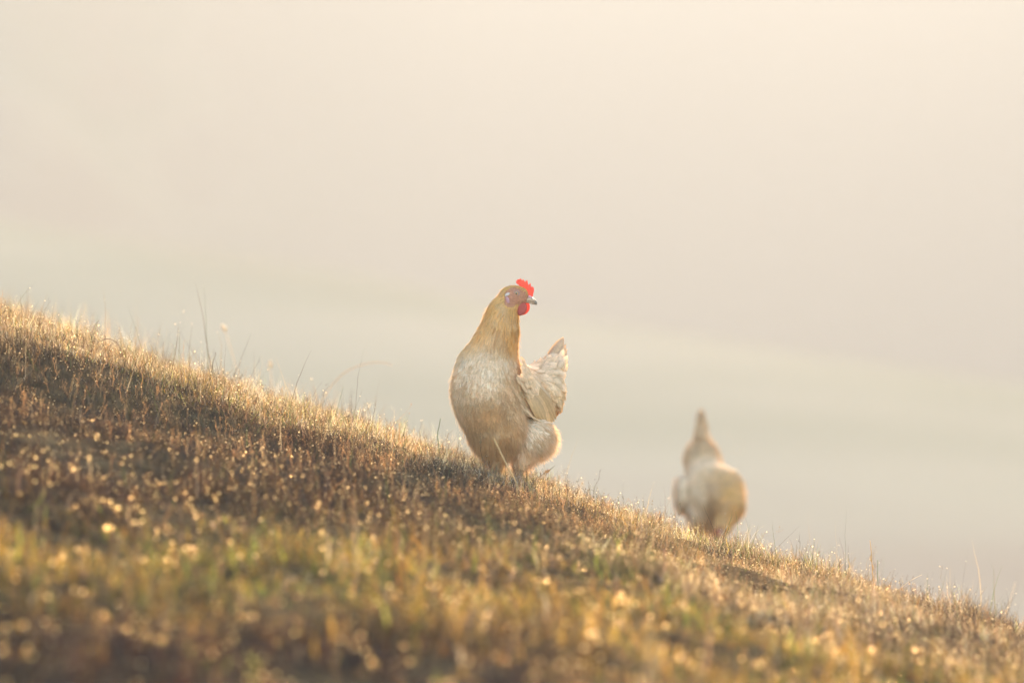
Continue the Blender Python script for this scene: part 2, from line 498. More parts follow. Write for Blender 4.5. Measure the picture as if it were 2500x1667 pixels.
def surface_nets(prims, vox):
    lo = np.min([p.bb()[0] for p in prims], 0) - 3 * vox - .01
    hi = np.max([p.bb()[1] for p in prims], 0) + 3 * vox + .01
    n = np.ceil((hi - lo) / vox).astype(int) + 1
    ax = [lo[i] + np.arange(n[i]) * vox for i in range(3)]
    P = np.stack(np.meshgrid(*ax, indexing='ij'), -1)
    D_ = None
    for p in prims:
        d = p.d(P)
        if D_ is None: D_ = d
        else:
            k = p.k
            h = np.clip(.5 + .5 * (D_ - d) / k, 0, 1)
            D_ = D_ * (1 - h) + d * h - k * h * (1 - h)
    s = D_ < 0
    c = [s[i:n[0] - 1 + i, j:n[1] - 1 + j, k:n[2] - 1 + k] for i in (0, 1) for j in (0, 1) for k in (0, 1)]
    cnt = sum(q.astype(int) for q in c)
    act = (cnt > 0) & (cnt < 8)
    idx = -np.ones(act.shape, int); I = np.argwhere(act); idx[act] = np.arange(len(I))
    acc = np.zeros((len(I), 3)); num = np.zeros(len(I))
    corners = [(i, j, k) for i in (0, 1) for j in (0, 1) for k in (0, 1)]
    for a in range(8):
        for b_ in range(a + 1, 8):
            ca, cb = np.array(corners[a]), np.array(corners[b_])
            if np.abs(ca - cb).sum() != 1: continue
            da = D_[tuple((I + ca).T)]; db = D_[tuple((I + cb).T)]
            x = (da < 0) != (db < 0)
            t_ = da / (da - db + 1e-12)
            acc[x] += (ca + (cb - ca) * t_[:, None])[x]; num[x] += 1
    V = lo + (I + acc / num[:, None]) * vox
    Fs = []
    for a in range(3):
        b_, c_ = (a + 1) % 3, (a + 2) % 3
        sl0 = [slice(None)] * 3; sl1 = [slice(None)] * 3
        sl0[a] = slice(0, n[a] - 1); sl1[a] = slice(1, n[a])
        s0, s1 = s[tuple(sl0)], s[tuple(sl1)]
        E = np.argwhere(s0 != s1)
        E = E[(E[:, b_] > 0) & (E[:, c_] > 0) & (E[:, b_] < n[b_] - 1) & (E[:, c_] < n[c_] - 1)]
        eb = np.zeros(3, int); eb[b_] = 1; ec = np.zeros(3, int); ec[c_] = 1
        q = np.stack([idx[tuple((E - eb - ec).T)], idx[tuple((E - ec).T)], idx[tuple(E.T)], idx[tuple((E - eb).T)]], 1)
        flip = ~s0[tuple(E.T)]
        q[flip] = q[flip][:, ::-1]
        Fs.append(q)
    F = np.concatenate(Fs)
    return V, F

def normals_of(V, F):
    n = np.cross(V[F[:, 2]] - V[F[:, 0]], V[F[:, 3]] - V[F[:, 1]])
    N = np.zeros_like(V)
    for k in range(4): np.add.at(N, F[:, k], n)
    return N / (np.linalg.norm(N, axis=1)[:, None] + 1e-12)

def idw(P, ctrl, vals, p=3):
    d = np.linalg.norm(P[:, None, :] - ctrl[None], axis=2) + 1e-4
    w_ = d ** -p; w_ /= w_.sum(1, keepdims=True)
    return w_ @ vals

def sample_surface(V, F, n, r):
    a = np.linalg.norm(np.cross(V[F[:, 2]] - V[F[:, 0]], V[F[:, 3]] - V[F[:, 1]]), axis=1)
    f = r.choice(len(F), n, p=a / a.sum())
    uv = r.uniform(size=(n, 2))
    q = V[F[f]]
    return (q[:, 0] * ((1 - uv[:, 0]) * (1 - uv[:, 1]))[:, None] + q[:, 1] * (uv[:, 0] * (1 - uv[:, 1]))[:, None]
            + q[:, 2] * (uv[:, 0] * uv[:, 1])[:, None] + q[:, 3] * ((1 - uv[:, 0]) * uv[:, 1])[:, None])

FR = 6     # rows of a feather
def feather_grid(spine, side, nrm, wid, col, camber=.18, notch=0, seedv=0.0, pointed=False):
    """spine (FR+1,3); side,nrm (FR+1,3)"""
    n = len(spine)
    T = np.linspace(0, 1, n)
    if pointed: prof = np.sin(np.clip(T * .9 + .1, 0, 1) ** .8 * math.pi) ** .7 * (1 - .3 * T)
    else: prof = np.clip(.45 + 1.2 * T, 0, 1) * np.sqrt(np.clip(1 - ((T - .55) / .45).clip(0) ** 2.4, 0, 1))
    prof[-1] = .12
    cols = np.array([-1, -.5, 0, .5, 1])
    V = spine[:, None, :] + side[:, None, :] * (cols[None, :, None] * wid * prof[:, None, None]) \
        - nrm[:, None, :] * (np.abs(cols) ** 2 * camber * wid)[None, :, None]
    sh = 1 + .10 * np.cos(cols * 3.1)[None, :, None] + .05 * np.sin(T * 40 + seedv)[:, None, None]
    sh = sh * (1 + .10 * (T[:, None, None] - .4))
    C = col[None, None, :] * sh
    return V.reshape(-1, 3), C.reshape(-1, 3)
_o = np.arange(FR)[:, None] * 5 + np.arange(4)[None, :]
FF = np.stack([_o, _o + 1, _o + 6, _o + 5], -1).reshape(-1, 4)

def cover_feathers(bvh, pts, flowf, lenf, widf, colf, r, lift=.0035, jitter=.18, pointed=False, base=.0006):
    Vs, Cs = [], []
    flow = flowf(pts); L = lenf(pts); W = widf(pts); Cc = colf(pts)
    for i in range(len(pts)):
        p = Vector(pts[i]); loc, nr, _, _ = bvh.find_nearest(p)
        if loc is None: continue
        f = Vector(flow[i]) + Vector(r.normal(0, jitter, 3))
        sp, sd, nn = [], [], []
        li = lift * (r.uniform(.5, 1.4) + (r.uniform() < .08) * 1.2)
        stp = L[i] * r.uniform(.85, 1.15) / FR
        q = loc.copy(); n_ = nr
        for k in range(FR + 1):
            tng = (f - n_ * f.dot(n_))
            if tng.length < 1e-5: tng = n_.orthogonal()
            tng.normalize()
            sp.append(q + n_ * (base + li * (k / FR) ** 1.5)); sd.append(n_.cross(tng)); nn.append(n_.copy())
            q2, n2, _, _ = bvh.find_nearest(q + tng * stp)
            if q2 is None: break
            if n2.dot(n_) > .2: n_ = (n_ * .4 + n2 * .6).normalized()
            q = q + tng * stp if (q + tng * stp - q2).length > .006 else q2
        if len(sp) < FR + 1: continue
        v, c = feather_grid(np.array(sp), np.array(sd), np.array(nn), W[i] * .5 * r.uniform(.85, 1.15), Cc[i], seedv=r.uniform(0, 6), pointed=pointed)
        Vs.append(v); Cs.append(c)
    k = len(Vs)
    F = (FF[None] + (np.arange(k) * (FR + 1) * 5)[:, None, None]).reshape(-1, 4)
    return np.concatenate(Vs), F, np.concatenate(Cs)

def fluff(pts, nrm, flow, L, col, r, wid=.0005, out=.6, segs=4):
    n = len(pts)
    d = nrm * out + flow * (1 - out * .4) + r.normal(0, .28, (n, 3))
    d /= np.linalg.norm(d, axis=1)[:, None]
    d2 = flow + r.normal(0, .25, (n, 3)) + np.array([0, 0, -.35])
    side = np.cross(d, r.normal(size=(n, 3))); side /= np.linalg.norm(side, axis=1)[:, None]
    T = np.linspace(0, 1, segs + 1)
    P = pts[:, None] + d[:, None] * (L[:, None] * T)[..., None] + d2[:, None] * (L[:, None] * .45 * T ** 2)[..., None]
    W = wid * (1 - .8 * T)
    V = np.stack([P - side[:, None] * W[None, :, None], P + side[:, None] * W[None, :, None]], 2).reshape(-1, 3)
    o = (np.arange(n) * (2 * (segs + 1)))[:, None] + (np.arange(segs) * 2)[None, :]
    F = np.stack([o, o + 1, o + 3, o + 2], -1).reshape(-1, 4)
    return V, F, np.repeat(col, 2 * (segs + 1), 0)

def long_feather(root, tip, nrm, wid, col, r, sag=0.0, pointed=False, camber=.12):
    root, tip, nrm = map(lambda q: np.array(q, float), (root, tip, nrm))
    T = np.linspace(0, 1, FR + 1)[:, None]
    ax = tip - root
    L = np.linalg.norm(ax)
    nrm = nrm - ax * (nrm @ ax) / L ** 2; nrm /= np.linalg.norm(nrm)
    side = np.cross(nrm, ax / L)
    sp = root + ax * T + nrm * (sag * L * np.sin(T * math.pi))
    return feather_grid(sp, np.repeat(side[None], FR + 1, 0), np.repeat(nrm[None], FR + 1, 0), wid * .5, np.array(col), camber=camber, seedv=r.uniform(0, 6), pointed=pointed)

def feathers_mesh(lst):
    Vs = [v for v, c in lst]; Cs = [c for v, c in lst]
    k = len(Vs)
    F = (FF[None] + (np.arange(k) * (FR + 1) * 5)[:, None, None]).reshape(-1, 4)
    return np.concatenate(Vs), F, np.concatenate(Cs)

def slab(outline, y0, thick, name, round_=.5, yfun=None):
    """a thick rounded plate from an outline in X,Z (metres)"""
    o = np.array(outline, float); n = len(o)
    c = o.mean(0)
    rings = []
    for s_, off in ((.55, 1.0), (.86, .8), (1.0, 0.0), (.86, -.8), (.55, -1.0)):
        p = c + (o - c) * s_
        rings.append(np.stack([p[:, 0], np.full(n, y0) + off * thick / 2, p[:, 1]], 1))
    V = np.concatenate(rings + [np.array([[c[0], y0 + thick / 2, c[1]], [c[0], y0 - thick / 2, c[1]]])])
    if yfun is not None: V[:, 1] += yfun(V)
    me = bpy.data.meshes.new(name)
    faces = []
    for k in range(4):
        for i in range(n):
            j = (i + 1) % n
            faces.append((k * n + i, k * n + j, (k + 1) * n + j, (k + 1) * n + i))
    for i in range(n):
        j = (i + 1) % n
        faces.append((j, i, 5 * n)); faces.append((4 * n + i, 4 * n + j, 5 * n + 1))
    me.from_pydata([tuple(q) for q in V], [], faces)
    for p in me.polygons: p.use_smooth = True
    return me

def tube(name, pts, rads, mat, parent=None, sides=6, **props):
    pts = np.array(pts, float); n = len(pts)
    tg = np.gradient(pts, axis=0); tg /= np.linalg.norm(tg, axis=1)[:, None] + 1e-12
    ref = np.array([0, 1., 0.02])
    s1 = np.cross(tg, ref); s1 /= np.linalg.norm(s1, axis=1)[:, None] + 1e-12
    s2 = np.cross(tg, s1)
    a = np.linspace(0, 2 * math.pi, sides, endpoint=False)
    V = pts[:, None] + (s1[:, None] * np.cos(a)[None, :, None] + s2[:, None] * np.sin(a)[None, :, None]) * np.array(rads)[:, None, None]
    V = V.reshape(-1, 3)
    F = []
    for k in range(n - 1):
        for i in range(sides):
            j = (i + 1) % sides
            F.append((k * sides + i, k * sides + j, (k + 1) * sides + j, (k + 1) * sides + i))
    me = bpy.data.meshes.new(name)
    me.from_pydata([tuple(q) for q in V], [], F + [tuple(range(sides))[::-1], tuple(range((n - 1) * sides, n * sides))])
    for p in me.polygons: p.use_smooth = True
    return link(name, me, mat, parent, **props)

# ------------------------------------------------------------------ hen materials
M_feather = leaf_mat('feather', trans=.30, gloss=.03, rough=.45, tcol=(1.1, .95, .75), noise=.10, nscale=260)
M_down = leaf_mat('down', trans=.50, gloss=0, tcol=(1.05, .95, .82))
M_skin = solid_mat('hen_skin', (.6, .4, .3), .7, sss=.1, bump=1.0, bscale=420, attr=True, spec=.12)
M_comb = solid_mat('red_comb', (.72, .15, .09), .5, sss=.2, bump=1.0, bscale=420, trans=.55, spec=.2)
M_wat = solid_mat('dark_red_wattle', (.46, .085, .06), .5, sss=.2, bump=1.0, bscale=380, trans=.25, spec=.2)
M_lobe = solid_mat('pale_earlobe', (.50, .38, .30), .5, sss=.1, bump=.3)
M_beak = solid_mat('horn_beak', (.50, .31, .19), .55, spec=.15, bump=.3, bscale=260, noise=(.29, .19, .12))
M_dirt = solid_mat('dirty_beak_tip', (.14, .10, .07), .7, bump=.8, bscale=700, noise=(.25, .19, .13))
M_eye = solid_mat('eye', (.3, .2, .1), .08, spec=.8, attr=True)
M_shank = solid_mat('hen_shank', (.45, .32, .22), .5, bump=.5, bscale=300, noise=(.36, .24, .17))

CREAM = np.array([.75, .525, .315]); WHITE = np.array([.79, .60, .40]); BUFF = np.array([.62, .38, .15]); HACK = np.array([.74, .375, .095])
TANF = np.array([.56, .325, .145])

def hen_from(name, label, prims, face_test, regions, flow_c, flow_v, col_c, col_v, seed, root_loc, vox=.003, lod=1.0, skip=None):
    """regions: list of dicts(test, n, len, wid, pointed)"""
    r = np.random.default_rng(seed)
    root = bpy.data.objects.new(name, None); COL.objects.link(root)
    root.location = root_loc; root.empty_display_size = .1
    root['label'] = label; root['category'] = 'hen'; root['group'] = 'hens on the hillside'
    V, F = surface_nets(prims, vox)
    N = normals_of(V, F)
    bodycol = idw(V, col_c, col_v) * .8
    sk = face_test(V)
    bodycol = bodycol * (1 - sk[:, None]) + np.array([.38, .155, .08]) * sk[:, None]
    leg = V[:, 2] < .035
    bodycol[leg] = np.array([.27, .17, .10])
    bodycol *= (1 + .12 * r.normal(size=(len(V), 1)))
    link('body', raw_mesh(name + '_body', V, F, bodycol), M_skin, root)
    bvh = BVHTree.FromPolygons([tuple(q) for q in V], [tuple(int(k) for k in f) for f in F])
    flowf = lambda P: (lambda q: q / (np.linalg.norm(q, axis=1)[:, None] + 1e-9))(idw(P, flow_c, flow_v))
    colf0 = lambda P: idw(P, col_c, col_v)
    parts_ = []
    vn = Noise(seed + 5, d=3)
    def colf(P):
        c = colf0(P) * (1 + .10 * vn(P[:, 0] * 22, P[:, 1] * 22, P[:, 2] * 22))[:, None]
        mixw = np.clip(.3 + .7 * vn(P[:, 2] * 42, P[:, 0] * 42, P[:, 1] * 42), 0, 1)[:, None] * .55
        c = c * (1 - mixw) + TANF * 1.0 * mixw
        c = c * (1 + r.normal(0, .05, (len(P), 1)))
        return c * np.minimum(1, .86 / c.max(1, keepdims=True))
    for g_ in regions:
        P = sample_surface(V, F, int(g_['n'] * lod), r)
        ok = g_['test'](P) & (face_test(P) < .5) & (P[:, 2] > .05)
        if skip is not None: ok &= ~skip(P)
        P = P[ok]
        if len(P) == 0: continue
        parts_.append(cover_feathers(bvh, P, flowf, lambda q: np.full(len(q), g_['len']), lambda q: np.full(len(q), g_['wid']), colf, r,
                                     lift=g_.get('lift', .0035), pointed=g_.get('pointed', False), jitter=g_.get('jit', .16)))
    V2, F2, C2 = merge(parts_)
    link('plumage', raw_mesh(name + '_plumage', V2, F2, np.clip(C2, .02, .9)), M_feather, root)
    return root, V, F, N, bvh, flowf, colf, r

# ================================================================== HEN 1
S1 = .000864
Y1 = 12.0
def P1(px, py, Y): return ((px - 1225) * S1, Y / 1000, (1187 - py) * S1)
hy = -34
prims = [
    Ell(P1(1185, 955, -18), (.0665, .080, .101), k=.02),
    Cone(P1(1196, 950, 4), P1(1306, 962, 118), .070, .050, k=.03),
    Ell(P1(1217, 1038, -5), (.056, .060, .062), k=.03),
    Cone(P1(1195, 892, -22), P1(1209, 842, -28), .058, .043, k=.03),
    Cone(P1(1209, 842, -28), P1(1221, 800, -32), .043, .0355, k=.015),
    Cone(P1(1221, 800, -32), P1(1227, 762, -34), .0355, .028, k=.015),
    Cone(P1(1227, 762, -34), P1(1246, 733, hy), .028, .0235, k=.015),
    Ell(P1(1253, 722, hy), (.0255, .0185, .0205), k=.012),
    Ell(P1(1271, 728, hy), (.0155, .0115, .0125), k=.012),
    Ell(P1(1270, 713, hy), (.0145, .0100, .0100), k=.010),
    Ell(P1(1300, 1068, 28), (.046, .043, .043), k=.009),
    Ell(P1(1320, 1072, 60), (.028, .035, .032), k=.02),
    Cone(P1(1280, 1098, 15), P1(1266, 1150, 5), .030, .010, k=.012),
    Cone(P1(1203, 1078, -30), P1(1212, 1140, -22), .036, .010, k=.025),
    Cone(P1(1325, 930, 138), P1(1352, 885, 180), .038, .016, k=.02),
    Ell(P1(1345, 960, 135), (.026, .040, .046), k=.02),
]
o1 = (-.0216, Y1)
gz1 = float(ground_z(*o1))
zo1 = -.306 - .31 * o1[0]                       # height that the measurements above refer to
def gl1(x, y): return float(ground_z(o1[0] + x, o1[1] + y)) - (-(1187 - 833) * K * Y1)
for (ax_, ay_, az_, tx, ty) in ((P1(1266, 0, 0)[0], .005, .032, .036, .0), (P1(1212, 0, 0)[0], -.022, .036, -.010, -.024)):
    gz_ = gl1(tx, ty) + .004
    prims.append(Cone((ax_, ay_, az_), (tx, ty, gz_), .0075, .0062, k=.008))
    for a in (-126, -100, -152, 54):
        L = .045 if a < 0 else .025
        prims.append(Cone((tx, ty, gz_), (tx + L * math.cos(R(a)), ty + L * math.sin(R(a)), gl1(tx + L * math.cos(R(a)), ty + L * math.sin(R(a))) + .003), .0055, .0032, k=.006))

def ell2(P, px, py, rx, rz):
    x, _, z = P1(px, py, 0)
    return ((P[:, 0] - x) / rx) ** 2 + ((P[:, 2] - z) / rz) ** 2
def face1(P):
    s_ = np.maximum.reduce([1.35 - ell2(P, 1259, 722, .0215, .0165), 1.3 - ell2(P, 1273, 730, .016, .012), 1.2 - ell2(P, 1246, 736, .013, .013)])
    s_ = np.clip(s_ * 4, 0, 1) * (P[:, 2] > P1(0, 752, 0)[2])
    return s_
A = lambda *q: np.array(q, float)
B1 = A(.6, .8, 0)            # towards the tail
fc = [(P1(1235, 705, hy), (-.8, 0, -.5)), (P1(1212, 765, -34), (-.35, .05, -.9)), (P1(1250, 790, -50), (-.05, 0, -1)), (P1(1195, 840, -40), (-.45, -.1, -.85)),
      (P1(1240, 850, -60), (0, -.1, -1)), (P1(1170, 910, -80), (-.15, -.1, -1)), (P1(1110, 920, -20), (-.2, .2, -1)), (P1(1110, 1000, -20), (.3, .3, -1)),
      (P1(1200, 980, -95), (.1, 0, -1)), (P1(1240, 930, -70), (.35, .1, -.9)), (P1(1200, 1080, -70), (.15, .1, -1)), (P1(1280, 900, 30), (.6, .8, -.35)),
      (P1(1320, 900, 110), (.6, .75, -.2)), (P1(1340, 930, 100), (.6, .5, -.8)), (P1(1365, 960, 130), (.35, .5, -.9)), (P1(1350, 890, 170), (.35, .35, .8)),
      (P1(1350, 1000, 120), (.2, .3, -1)), (P1(1290, 1040, 10), (.5, .3, -.8)), (P1(1330, 1070, 40), (.75, .5, -.5)), (P1(1290, 1110, 0), (.3, .3, -1)),
      (P1(1265, 1150, 0), (0, 0, -1)), (P1(1212, 1140, -20), (.1, 0, -1))]
flow_c = np.array([q[0] for q in fc]); flow_v = np.array([q[1] for q in fc], float)
cc = [(P1(1240, 705, hy), HACK * .8), (P1(1215, 765, -34), HACK), (P1(1250, 790, -50), HACK * .85), (P1(1195, 820, -40), HACK * 1.05), (P1(1250, 830, -60), HACK * .9),
      (P1(1165, 850, -20), BUFF * 1.1), (P1(1190, 868, -80), CREAM * 1.0), (P1(1240, 875, -70), CREAM * .95), (P1(1150, 900, -60), WHITE), (P1(1200, 920, -90), CREAM * .6 + WHITE * .4), (P1(1120, 940, -60), CREAM),
      (P1(1110, 1000, -20), CREAM * .95), (P1(1200, 1000, -95), TANF * 1.1), (P1(1215, 960, -95), CREAM * .9), (P1(1180, 1070, -70), TANF * .95), (P1(1225, 1050, -70), TANF * .95), (P1(1200, 1080, -78), TANF * .95), (P1(1205, 1105, -70), TANF * .9), (P1(1280, 900, 30), CREAM), (P1(1320, 900, 110), CREAM * .8 + BUFF * .25),  # belly shading put into the tan feather colour
      (P1(1340, 940, 100), CREAM * .75 + BUFF * .3), (P1(1360, 1000, 120), TANF), (P1(1300, 1040, 10), WHITE), (P1(1335, 1070, 50), WHITE), (P1(1290, 1120, 0), CREAM), (P1(1212, 1140, -20), TANF * .9), (P1(1350, 890, 170), CREAM)]
col_c = np.array([q[0] for q in cc]); col_v = np.array([q[1] for q in cc], float)
z_ = lambda py: P1(0, py, 0)[2]
x_ = lambda px: P1(px, 0, 0)[0]
def jz(P): return P[:, 2] + .010 * np.sin(P[:, 0] * 2311 + P[:, 1] * 1733) + .006 * np.sin(P[:, 2] * 3001 + P[:, 0] * 777)
neck = lambda P: (jz(P) > z_(868)) & (P[:, 1] < .03)
head = lambda P: (jz(P) > z_(752))
thigh = lambda P: (P[:, 2] < z_(1025)) & (P[:, 0] > x_(1245)) & (P[:, 1] < .105)
regions = [
    dict(test=lambda P: head(P), n=40000, len=.009, wid=.0022, lift=.0008, pointed=True, jit=.10),
    dict(test=lambda P: neck(P) & ~head(P), n=26000, len=.026, wid=.0042, lift=.0018, pointed=True, jit=.12),
    dict(test=lambda P: ~neck(P) & ~thigh(P) & (P[:, 1] < .06), n=12000, len=.018, wid=.0105, lift=.0013, jit=.20),
    dict(test=lambda P: ~neck(P) & ~thigh(P) & (P[:, 1] >= .05), n=5500, len=.030, wid=.0155, lift=.0042, jit=.10),
    dict(test=lambda P: thigh(P), n=9000, len=.018, wid=.006, lift=.0035, pointed=True, jit=.25),
]
hen1, V, F, N, bvh, flowf, colf, r = hen_from('hen', 'upright buff hen in sharp focus, standing at the crest with head turned right',
    prims, face1, regions, flow_c, flow_v, col_c, col_v, 5, (o1[0], Y1, -(1187 - 833) * K * Y1), vox=.0028)

# down fringe
P = sample_surface(V, F, 60000, r)
_, ix = None, None
near_n = np.array([tuple(bvh.find_nearest(Vector(p))[1]) for p in P])
fl = flowf(P)
th = thigh(P) | ((P[:, 2] < z_(1060)) & (P[:, 2] > .03))
fz = face1(P) > .3
nk = neck(P)
L = np.where(th, .011, np.where(nk, .007, .006)) * r.uniform(.5, 1.3, len(P))
keep = (~fz) & (P[:, 2] > .035) & (th | (r.uniform(size=len(P)) < .35)) & ~(head(P) & (r.uniform(size=len(P)) < .6))
L = np.where(head(P), .005, L)
v, f, c = fluff(P[keep], near_n[keep], fl[keep], L[keep], np.clip(colf(P)[keep] * 1.05, .02, .9), r, wid=.0004, out=.45)
link('down', raw_mesh('hen_down', v, f, c), M_down, hen1)

# soft hair-like surface of the breast
P = sample_surface(V, F, 22000, r)
keep = (face1(P) < .3) & (P[:, 2] > .05) & ~head(P) & ~thigh(P) & (P[:, 1] < .08)
P = P[keep]
nn_ = np.array([tuple(bvh.find_nearest(Vector(p))[1]) for p in P])
v, f, c = fluff(P + nn_ * .0015, nn_, flowf(P), r.uniform(.008, .016, len(P)), np.clip(colf(P), .02, .92), r, wid=.0003, out=.06, segs=3)
link('breast_down', raw_mesh('hen_breast_down', v, f, c), M_down, hen1)

# wing (the hen's left, right in the picture)
nW = A(.78, -.60, .18); nW /= np.linalg.norm(nW)
sh = A(*P1(1266, 905, -40)); tp = A(*P1(1341, 1031, 84))
Lw = tp - sh; lw = np.linalg.norm(Lw); ul = Lw / lw
uw = np.cross(nW, ul); uw /= np.linalg.norm(uw)
if uw[2] > 0: uw = -uw      # towards the lower edge
fs_ = []
def wpt(s, t, n):
    q = sh + ul * (s * lw) + uw * t + nW * .02
    loc, nr, _, _ = bvh.find_nearest(Vector(q))
    loc, nr = np.array(loc), np.array(nr)
    k_ = float(sstep(.75, 1.1, np.array(s)))
    return (loc + nr * (n * .75 - .006)) * (1 - k_) + (sh + ul * (s * lw) + uw * t + nW * n * .6) * k_
def bulge(s, t): return .020 + .012 * math.sin(min(max(s, 0), 1) * math.pi) - .004 * abs(t) / .04
# primaries and secondaries
for i in range(11):
    q = i / 10
    root_ = wpt(.22 + .18 * (1 - q), -.014 + .044 * q, .014)
    tip_ = wpt(1.05 - .42 * q ** 1.3, -.010 + .052 * q, .010)
    fs_.append(long_feather(root_ + nW * (.008 - .0006 * i), tip_ + nW * (.0075 - .0006 * i), nW, .021, (TANF * .75 + BUFF * .35) * r.uniform(.75, 1.1), r, sag=.06))
for row, (s0, ln, wd_, cnt, nn) in enumerate(((.30, .055, .017, 12, .020), (.18, .046, .015, 13, .0235), (.06, .038, .014, 12, .026), (-.04, .030, .012, 11, .027))):
    for i in range(cnt):
        q = i / (cnt - 1)
        t_ = -.026 + .062 * q
        s_ = s0 + .22 * (1 - q) * (1 - row * .18) + r.normal(0, .012)
        a = wpt(s_, t_, (nn + .006 * (1 - (2 * q - 1) ** 2)) * (1 - .65 * q ** 2)); b_ = a + ul * ln * r.uniform(.9, 1.1) + uw * (.004 + .006 * q) + nW * (.002)
        fs_.append(long_feather(a, b_, nW, wd_, (CREAM * (.85 - .3 * r.uniform() ** 2) + BUFF * .22) * r.uniform(.85, 1.08), r, sag=.05, camber=.25))
for i in range(90):
    q = r.uniform(-1, 1); s_ = r.uniform(-.10, .32)
    a = wpt(s_, q * .028 + .004, .024 + .006 * (1 - q * q)); b_ = a + ul * .022 + uw * r.normal(0, .003) + nW * .002
    fs_.append(long_feather(a, b_, nW, .011, (CREAM * .7 + TANF * .35) * r.uniform(.88, 1.1), r, sag=.05, camber=.25))
for i in range(170):     # breast feathers lapping over the wing's front edge
    s_ = r.uniform(-.12, .62); t_ = r.uniform(.016, .044) + .012 * (1 - s_)
    a = wpt(s_, t_, .0085); b_ = wpt(s_ + .19, t_ - r.uniform(0, .008), .0125)
    fs_.append(long_feather(a, b_, nW, .0075, (CREAM * .75 + TANF * .25) * r.uniform(.85, 1.1), r, sag=.08, pointed=True, camber=.25))
v, f, c = feathers_mesh(fs_)
wing = link('wing', raw_mesh('hen_wing', v, f, np.clip(c, .02, .9)), M_feather, hen1)

# tail
fs_ = []
tb = A(*P1(1340, 905, 165))
for i in range(12):
    q = i / 11
    for sgn in (-1, 1):
        tip_ = A(*P1(1377 + 7 * math.sin((1 - q) * 2.2), 823 + 66 * (1 - q), 205 + 14 * q)) + A(-.8, .6, 0) * (-.002 if sgn > 0 else .002) * (1 + (1 - q))
        rt = tb + A(.018 * (1 - q) - .012 * q, 0, .0) + A(.8, -.6, 0) * sgn * .004 + A(0, 0, -.01 + .012 * q)
        fs_.append(long_feather(rt, tip_ + r.normal(0, .0015, 3), A(.62, -.78, .1) * 1.0 + A(0, 0, .3), .017, (CREAM * .35 + TANF * .55) * r.uniform(.8, 1.05), r, sag=.04 * sgn, camber=.2))
for i in range(46):      # coverts at the tail's root
    q = r.uniform(); a = tb + A(r.uniform(-.016, .022), r.uniform(-.025, .01), r.uniform(-.035, .008))
    b_ = a + A(.016, .012, .030) * r.uniform(.8, 1.2) + r.normal(0, .003, 3)
    fs_.append(long_feather(a, b_, A(.5, -.85, .2), .014, CREAM * r.uniform(.9, 1.1), r, sag=.06, camber=.25))
v, f, c = feathers_mesh(fs_)
link('tail', raw_mesh('hen_tail', v, f, np.clip(c, .02, .9)), M_feather, hen1)

# head furniture
def closed_smooth(o, k=4):
    o = np.array(o, float); n = len(o); out_ = []
    for i in range(n):
        p0, p1, p2, p3 = o[i - 1], o[i], o[(i + 1) % n], o[(i + 2) % n]
        for j in range(k):
            f_ = j / k
            out_.append(.5 * ((2 * p1) + (-p0 + p2) * f_ + (2 * p0 - 5 * p1 + 4 * p2 - p3) * f_ ** 2 + (-p0 + 3 * p1 - 3 * p2 + p3) * f_ ** 3))
    return [tuple(q) for q in out_]
def H1(cx, cy): return ((1180 + cx / 9.8 - 1225) * S1, (1187 - 660 - cy / 9.8) * S1)
comb = [H1(*q) for q in [(800, 320), (783, 285), (795, 240), (830, 215), (868, 212), (893, 188), (912, 222), (925, 252), (940, 230), (950, 200), (970, 235), (990, 272), (1012, 262), (1045, 228), (1060, 280), (1068, 345), (1095, 335), (1125, 303), (1137, 350), (1142, 392),
                        (1170, 388), (1195, 400), (1213, 455), (1205, 520), (1188, 575), (1178, 635), (1140, 650), (1080, 610), (1020, 540), (950, 470), (900, 410), (845, 350)]]
def slab_strip(outline, base_idx, y0, thick, name, wav=0.0):
    """plate with real outline: triangulated fan would break a comb, so use bmesh fill"""
    import bmesh
    bm = bmesh.new()
    vs = [bm.verts.new((x, 0, z)) for x, z in outline]
    f_ = bm.faces.new(vs)
    res = bmesh.ops.triangulate(bm, faces=[f_])
    g2 = bmesh.ops.extrude_face_region(bm, geom=list(bm.faces))
    top = [e for e in g2['geom'] if isinstance(e, bmesh.types.BMVert)]
    for v_ in top: v_.co.y = -thick
    bmesh.ops.recalc_face_normals(bm, faces=bm.faces)
    me = bpy.data.meshes.new(name)
    for v_ in bm.verts:
        v_.co.y += y0 + thick / 2 + wav * math.sin(v_.co.x * 260 + v_.co.z * 200)
    bm.to_mesh(me); bm.free()
    for p in me.polygons: p.use_smooth = False
    return me
comb = closed_smooth(comb, 3)
link('comb', slab_strip(comb, 0, hy / 1000 - .001, .0032, 'hen_comb', .0008), M_comb, hen1)
wat = [H1(*q) for q in [(790, 850), (765, 900), (770, 960), (800, 1020), (845, 1068), (895, 1080), (955, 1050), (1010, 1000), (1040, 940), (1048, 870), (1030, 810), (980, 775), (900, 780), (840, 810)]]
wat = closed_smooth(wat, 4)
link('wattle', slab(wat, (hy - 11) / 1000, .0045, 'hen_wattle'), M_wat, hen1)
wat2 = [(x + .0058, z + .0015) for x, z in wat]
link('wattle', slab(wat2, (hy + 6) / 1000, .0045, 'hen_wattle_far'), M_comb, hen1)

